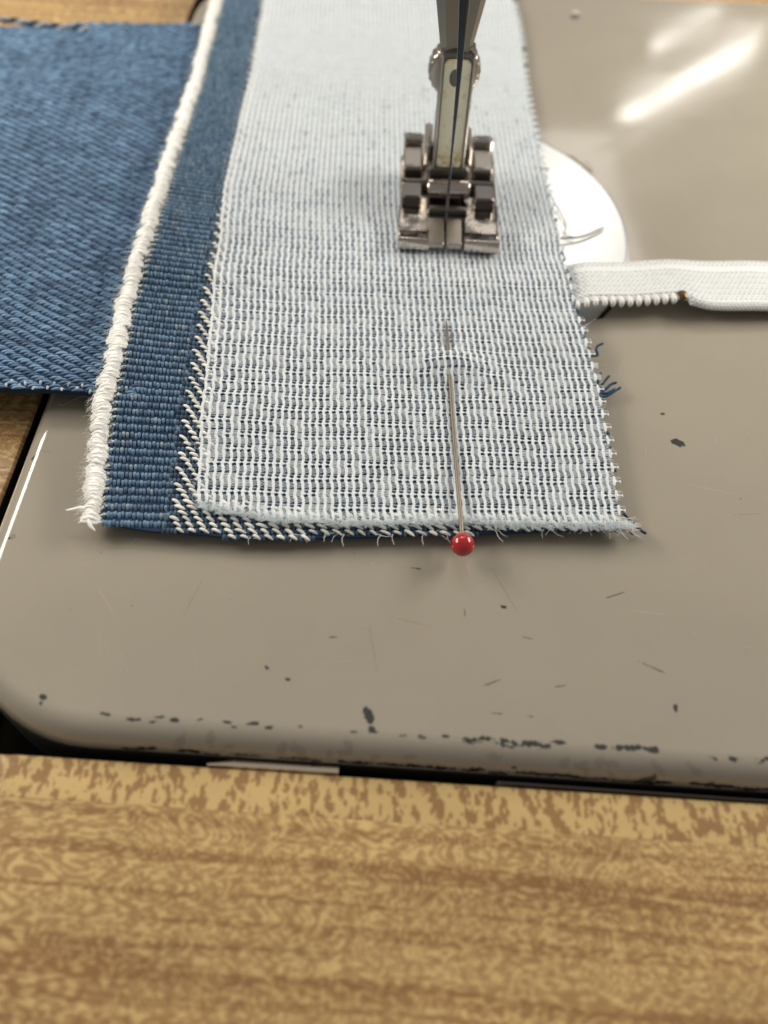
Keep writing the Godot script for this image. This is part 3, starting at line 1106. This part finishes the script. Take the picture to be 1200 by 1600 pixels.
func fuzz(o: Node3D) -> void:
	# loose fibres along the cut edges
	var spots := []
	var tints := []
	for k in 2400:
		var p := rng.randf_range(13.0, 63.2)
		var q := along(face_f, p) + rng.randf_range(-0.2, 0.9) * rng.randf()
		if p > 44.0:
			q += rng.randf_range(-0.2, 1.0) * rng.randf()
		var f := strip_frame(p, q, rng.randf_range(0.05, 0.4))
		f.basis = f.basis * Basis(Vector3.UP, rng.randf_range(-1.7, 1.7)) * Basis.from_scale(Vector3.ONE * rng.randf_range(0.5, 1.15))
		spots.append(f)
		tints.append(Color(0.74, 0.80, 0.83))
	for k in 500:
		var q := rng.randf_range(1.0, 150.0)
		var f := strip_frame(along(face_l, q) - rng.randf_range(-0.2, 0.4), q, rng.randf_range(0.1, 0.3))
		f.basis = f.basis * Basis(Vector3.UP, -PI / 2 + rng.randf_range(-0.9, 0.9)) * Basis.from_scale(Vector3.ONE * rng.randf_range(0.3, 0.65))
		spots.append(f)
		tints.append(Color(0.8, 0.82, 0.83))
	many("white_fibres", hair(7, 1.8, 0.026, 0.8), M.white_yarn, spots, tints, o)
	# thicker white ends at the front edge and the right edge
	spots = []
	tints = []
	for k in 46:
		var p := rng.randf_range(18, 63)
		var f := strip_frame(p, along(front_q, p) + rng.randf_range(0.1, 0.9), rng.randf_range(-0.2, 0.15))
		f.basis = f.basis * Basis(Vector3.UP, rng.randf_range(-1.6, 1.6)) * Basis.from_scale(Vector3.ONE * rng.randf_range(0.5, 1.0))
		spots.append(f)
		tints.append(Color(0.72, 0.73, 0.70))
	for k in 150:
		var q := rng.randf_range(0.0, 20.0) if k < 70 else rng.randf_range(20.0, 150.0)
		var f := strip_frame(62.0 + rng.randf_range(-0.3, 0.3), q, rng.randf_range(-0.1, 0.25))
		f.basis = f.basis * Basis(Vector3.UP, PI / 2 + rng.randf_range(-0.35, 0.35)) * Basis.from_scale(Vector3.ONE * rng.randf_range(0.4, 0.75))
		spots.append(f)
		tints.append(Color(0.74, 0.75, 0.72))
	for k in 26: # the tuft at the front right corner
		var f := strip_frame(rng.randf_range(60.5, 62.8), rng.randf_range(-0.2, 1.4), rng.randf_range(-0.2, 0.4))
		f.basis = f.basis * Basis(Vector3.UP, rng.randf_range(0.2, 1.7)) * Basis.from_scale(Vector3.ONE * rng.randf_range(0.7, 1.15))
		spots.append(f)
		tints.append(Color(0.76, 0.76, 0.72))
	many("white_yarn_ends", hair(9, 2.0, 0.065, 0.75), M.white_yarn, spots, tints, o)
	# navy warp lying along the right edge, broken here and there
	spots = []
	tints = []
	for j in 230:
		var q := j * 0.7 + rng.randf_range(-0.2, 0.2)
		if rng.randf() < 0.25 or (q < 12 and rng.randf() < 0.45):
			continue
		var f := strip_frame(62.75 + rng.randf_range(-0.2, 0.35), q, rng.randf_range(-0.3, 0.05))
		f.basis = f.basis * Basis(Vector3.UP, rng.randf_range(-0.4, 0.4))
		spots.append(f)
		tints.append(navy(rng.randf_range(0.05, 0.5)))
	many("edge_warp_yarns", spindle(1.2, 0.24, 0.1), M.yarn, spots, tints, o)
	var blue := paint("frayed_navy", lin(0.03, 0.062, 0.115), 0.95, 0.0, 0.2)
	for list in [[[62.2, 27.0], [62.9, 28.3], [64.2, 28.8], [64.2, 29.8], [64.7, 30.6], [65.6, 31.2]], [[62.6, 22.2], [63.6, 23.2], [64.6, 24.6], [65.1, 25.2]], [[62.5, 21.6], [63.8, 22.3], [65.0, 23.6], [65.9, 24.1]], [[62.6, 21.0], [63.9, 21.3], [65.3, 22.4], [66.3, 23.3]], [[61.9, 3.9], [62.9, 3.2], [64.0, 1.9], [64.5, 0.4], [65.1, -0.1]], [[61.9, 20.4], [63.0, 21.6], [64.2, 21.9], [65.4, 22.9]], [[62.0, 23.4], [63.2, 24.2], [64.0, 25.6]], [[62.0, 19.0], [63.0, 20.2], [63.2, 21.6]], [[62.2, 16.5], [63.0, 18.0], [62.9, 19.2]], [[62.3, 12.0], [62.9, 14.0], [62.8, 15.6]], [[62.2, 25.0], [63.1, 26.4], [63.2, 27.2]], [[62.4, 74.0], [63.3, 75.0], [64.0, 74.7]]]:
		var path := []
		var radii := []
		for e in list:
			path.append(strip_at(e[0], e[1], -0.25 - 0.16 * (e[0] - 62.0)))
			radii.append(0.17 if path.size() < list.size() else 0.1)
		var fine := []
		var fr := []
		for i in path.size() - 1:
			for k in 4:
				fine.append(path[i].cubic_interpolate(path[i + 1], path[maxi(i - 1, 0)], path[mini(i + 2, path.size() - 1)], k / 4.0))
				fr.append(radii[i] * (0.85 + 0.3 * rng.randf()))
		fine.append(path[-1])
		fr.append(0.1)
		var s := Shape.new()
		s.tube(fine, fr, 7)
		build("frayed_yarn", s, blue, o)


# ---------------------------------------------------------------- denim panel on the left
func panel_at(x: float, z: float, n := 0.0) -> Vector3:
	var h := 2.7 + 0.9 * smoothstep(-40.0, -16.0, z) + 0.35 * sin(x * 0.11 + z * 0.05) - 0.5 * smoothstep(-52.0, -34.0, x)
	h += 0.5 * smoothstep(-95.0, -112.0, z)
	return Vector3(x, h + n, z)

func panel_front(x: float) -> float:
	return -13.9 + 0.12 * sin(x * 0.35) + 0.010 * (x + 40.0)

func panel_back(x: float) -> float:
	return -114.5 + 0.09 * maxf(0.0, -x - 42.0) + 0.5 * sin(x * 0.22)

func panel() -> void:
	var o := base("denim_swatch")
	tag(o, "blue twill denim piece lying left of the strip, its near edge cut straight", "fabric piece")
	var s := Shape.new()
	var top := []
	var low := []
	for i in 60:
		var rt := []
		var rl := []
		for k in 60:
			var x := -128.0 + 98.0 * k / 59.0
			var z := lerpf(panel_front(x) - 0.15, panel_back(x), i / 59.0)
			rt.append(panel_at(x, z, -0.12))
			rl.append(panel_at(x, z, -0.95))
		top.append(rt)
		low.append(rl)
	s.grid(top)
	s.grid(low, false, true)
	s.grid([low[0], top[0]])
	s.grid([top[59], low[59]])
	s.grid([top.map(func(r): return r[0]), low.map(func(r): return r[0])], false, true)
	s.grid([top.map(func(r): return r[59]), low.map(func(r): return r[59])])
	build("panel_cloth", s, M.denim_core, o)
	var spots := []
	var tints := []
	var tone := noise(23, 0.09, 3)
	var slub := noise(24, 0.5, 2)
	var row := 0.385
	var pick := 0.60
	for j in range(0, 268):
		var shade := rng.randf_range(-0.10, 0.10)
		for i in range(-2, 44):
			var x := -127.0 + i * pick * 4.0 + posmod(-j, 4) * pick - (j / 4) * 0.17 + 6.0 + rng.randf_range(-0.12, 0.12)
			if x > -31.5:
				continue
			var z := panel_front(x) - 0.25 - j * row + rng.randf_range(-0.04, 0.04)
			if z < panel_back(x):
				continue
			var a := panel_at(x, z, 0.0)
			var dx := (panel_at(x + 0.5, z) - a).normalized()
			var dz := (panel_at(x, z + 0.5) - a).normalized()
			var f := Transform3D(Basis(dx, dz.cross(dx).normalized(), dz), a)
			f.basis = f.basis * Basis(Vector3.UP, PI / 2 + 0.12 + rng.randf_range(-0.08, 0.08)) * Basis.from_scale(Vector3(rng.randf_range(0.85, 1.2), rng.randf_range(0.85, 1.25), rng.randf_range(0.9, 1.12)))
			f.origin += f.basis.y.normalized() * rng.randf_range(-0.03, 0.05)
			spots.append(f)
			var v := clampf(0.6 + shade + 0.18 * tone.get_noise_2d(x, z) + 0.3 * slub.get_noise_2d(x * 0.4, j) + rng.randf_range(-0.28, 0.3), 0.0, 1.35)
			tints.append(Color(0.028 + 0.18 * v, 0.052 + 0.30 * v, 0.10 + 0.43 * v))
	many("twill_warp_floats", spindle(1.62, 0.195, 0.12, 10, 10, 2.2), M.yarn, spots, tints, o)
	# cut weft ends along the near edge and the pale weft that peeps between the floats
	spots = []
	tints = []
	for k in 160:
		var x := -127.0 + k * pick + rng.randf_range(-0.1, 0.1)
		var z := panel_front(x) - 0.1 - rng.randf_range(0.0, 0.5) - (0.7 if k % 3 == 0 else 0.0)
		if x > -33.0 or k % 3 == 1:
			continue
		var f := Transform3D(Basis(Vector3.RIGHT, rng.randf_range(-0.4, 0.1)) * Basis(Vector3.UP, rng.randf_range(-0.3, 0.3)), panel_at(x, z, 0.10))
		spots.append(f)
		var e := rng.randf_range(0.55, 1.0)
		tints.append(Color(0.55 * e, 0.62 * e, 0.64 * e))
	many("cut_weft_ends", spindle(0.75, 0.17, 0.05), M.white_yarn, spots, tints, o)
	# a two-ply thread tail lying loose behind the far edge
	for ply in 2:
		s = Shape.new()
		var path := []
		for i in 110:
			var t := i / 109.0
			var x := lerpf(-104.0, -61.5, t)
			var a := t * 62.0 + PI * ply
			path.append(Vector3(x, 3.3 + 0.32 * sin(a), -112.6 - 1.2 * sin(t * 5.0) + 0.32 * cos(a) + 1.4 * t * t))
		s.tube(path, [0.34], 6)
		build("thread_tail", s, M.tail_navy if ply == 0 else M.tail_grey, o)


# ---------------------------------------------------------------- zipper
func zip_at(x: float, w: float, n := 0.0) -> Vector3:
	# w runs 0 at the far edge of the tape to 1 at its near edge
	var far_z := -45.3 - 0.118 * (x - 26.0)
	var near_z := -36.3 - 0.13 * (x - 26.0) + 1.3 * smoothstep(41.0, 46.0, x) + 0.05 * maxf(0.0, x - 46.0)
	var h := 2.6 - 0.9 * smoothstep(38.0, 60.0, x) - 0.75 * smoothstep(28.5, 24.5, x) + 0.12 * sin(x * 0.5) + 0.15 * w
	return Vector3(x, h + n, lerpf(far_z, near_z, w))

func zipper() -> void:
	var o := base("zipper")
	tag(o, "white zipper tape with plastic teeth running out from under the denim strip", "zipper")
	var s := Shape.new()
	var top := []
	var low := []
	for i in 60:
		var x := 16.0 + 66.0 * i / 59.0
		var rt := []
		var rl := []
		for k in 9:
			rt.append(zip_at(x, k / 8.0, 0.0))
			rl.append(zip_at(x, k / 8.0, -0.35))
		top.append(rt)
		low.append(rl)
	s.grid(top, false, true)
	s.grid(low)
	s.grid([top.map(func(r): return r[0]), low.map(func(r): return r[0])])
	s.grid([top.map(func(r): return r[8]), low.map(func(r): return r[8])], false, true)
	s.grid([top[59], low[59]])
	var core := paint("tape_cloth", lin(0.72, 0.745, 0.75), 0.9, 0.0, 0.3)
	build("tape", s, core, o)
	var spots := []
	var tints := []
	for j in 17:
		for i in 84:
			var x := 18.0 + i * 0.74 + (0.37 if j % 2 else 0.0)
			var w := 0.03 + j * 0.06
			var a := zip_at(x, w)
			var dx := (zip_at(x + 0.5, w) - a).normalized()
			var dz := (zip_at(x, w + 0.05) - a).normalized()
			var f := Transform3D(Basis(dx, dz.cross(dx).normalized(), dz), a)
			f.basis = f.basis * Basis(Vector3.UP, PI / 2 + (0.35 if j % 2 else -0.35))
			if j == 2 or j == 3:
				f.origin.y -= 0.12
			if j == 14 and x < 42.0:
				f.origin.y += 0.16
			spots.append(f)
			var e := rng.randf_range(0.93, 1.05)
			tints.append(Color(0.74 * e, 0.765 * e, 0.77 * e))
	many("tape_weave", spindle(0.9, 0.19, 0.06), M.zip_cloth, spots, tints, o)
	# teeth
	var tooth := Shape.new()
	tooth.tube([Vector3(0, 0.1, -0.55), Vector3(0, 0.22, -0.1), Vector3(0, 0.18, 0.4), Vector3(0, -0.02, 0.75), Vector3(0, -0.32, 0.7), Vector3(0, -0.45, 0)], [0.2, 0.27, 0.34, 0.38, 0.34, 0.25], 10)
	var tm := tooth.commit()
	for k in 14:
		var x := 23.68 + k * 1.27
		var t := obj("tooth", tm, M.zip_white, o)
		t.position = zip_at(x, 0.99, 0.05) * MM
		t.rotation.y = 0.12 + rng.randf_range(-0.05, 0.05)
	# metal stop after the last tooth
	s = Shape.new()
	var a := zip_at(41.6, 0.93, 0.1)
	s.box(a + Vector3(-0.6, -0.5, -0.6), a + Vector3(0.7, 0.5, 0.9), 0.3)
	build("metal_stop", s, M.brass, o)
	# the folded end of the tape: a soft roll along the near edge
	s = Shape.new()
	var path := []
	var radii := []
	for i in 26:
		var x := 42.6 + 38.0 * i / 25.0
		path.append(zip_at(x, 1.0, -0.05) + Vector3(0, 0, 0.1))
		radii.append(0.72 if i > 0 else 0.45)
	s.tube(path, radii, 14, 0.8)
	build("folded_edge", s, core, o)
	spots = []
	tints = []
	for i in 66:
		for k in 5:
			var x := 42.9 + i * 0.58 + (0.3 if k % 2 else 0.0)
			var b := zip_at(x, 1.0, -0.05)
			var an := -0.3 + k * 0.5
			var f := Transform3D(Basis(Vector3.RIGHT, PI / 2 - an) * Basis(Vector3.UP, PI / 2 + 0.3), b + Vector3(0, sin(an) * 0.56, 0.1 + cos(an) * 0.70))
			spots.append(f)
			tints.append(Color(0.74, 0.765, 0.77))
	many("fold_weave", spindle(0.75, 0.2, 0.05), M.zip_cloth, spots, tints, o)


# ---------------------------------------------------------------- pin
func pin() -> void:
	var o := base("dressmaker_pin")
	tag(o, "steel dressmaker's pin with a round red glass head through the interfacing", "pin")
	var tip := Vector3(7.4, 3.35, -30.8)
	var head := Vector3(9.0, 2.65, 5.9)
	var s := Shape.new()
	var path := []
	var radii := []
	for i in 20:
		var f := i / 19.0
		path.append(tip.lerp(head, f) + Vector3(0, -0.62 * pow(sin(PI * f), 2.0), 0))
		radii.append(minf(0.265, 0.05 + 2.6 * f))
	s.tube(path, radii, 14)
	build("shaft", s, M.pin_steel, o)
	s = Shape.new()
	s.ball(head, Vector3(1.36, 1.33, 1.36), 24, 36)
	build("head", s, M.red_glass, o)


# ---------------------------------------------------------------- loose threads
func loose(called: String, label: String, list: Array, r: float, mat: Material, parent: Node = self) -> void:
	var fine := []
	var radii := []
	for i in list.size() - 1:
		for k in 6:
			fine.append(list[i].cubic_interpolate(list[i + 1], list[maxi(i - 1, 0)], list[mini(i + 2, list.size() - 1)], k / 6.0))
			radii.append(r)
	fine.append(list[-1])
	radii.append(r * 0.6)
	var s := Shape.new()
	s.tube(fine, radii, 7)
	var o := build(called, s, mat, parent)
	if parent == self:
		tag(o, label, "thread")

func threads() -> void:
	var spots := []
	var tints := []
	for k in 70:
		var f := Transform3D(Basis(Vector3.UP, rng.randf() * TAU) * Basis.from_scale(Vector3.ONE * rng.randf_range(0.3, 0.9)), Vector3(rng.randf_range(-43, 60), 0.03, rng.randf_range(-60, 26)))
		spots.append(f)
		tints.append(Color(0.6, 0.57, 0.5))
	tag(many("lint_dust", hair(15, 1.4, 0.022, 0.9), M.white_yarn, spots, tints, self), "tiny pale lint fibres scattered over the beige machine bed", "lint")
	loose("dark_thread", "short dark brown thread end lying across the bright needle plate", [Vector3(23.5, 1.0, -53.6), Vector3(26.5, 0.7, -54.0), Vector3(29.5, 0.5, -54.9), Vector3(33.2, 0.4, -57.6)], 0.15, paint("dark_thread", lin(0.05, 0.03, 0.02), 0.8))
	loose("pale_thread", "thin grey thread curling along the strip on the needle plate", [Vector3(24.4, 1.2, -67.0), Vector3(26.2, 0.6, -62.0), Vector3(27.2, 0.4, -58.0), Vector3(26.6, 0.6, -55.4), Vector3(28.2, 0.4, -54.6)], 0.1, paint("pale_thread", lin(0.42, 0.41, 0.40), 0.8))
	loose("lint_fibre", "fine pale lint fibre on the bed beside the white selvedge", [Vector3(-42.9, 0.1, -15.0), Vector3(-42.3, 0.2, -14.5), Vector3(-41.2, 0.15, -15.6), Vector3(-39.8, 0.3, -16.2), Vector3(-38.2, 0.5, -15.8), Vector3(-36.6, 1.2, -16.1)], 0.035, paint("lint", lin(0.62, 0.58, 0.5), 0.8))
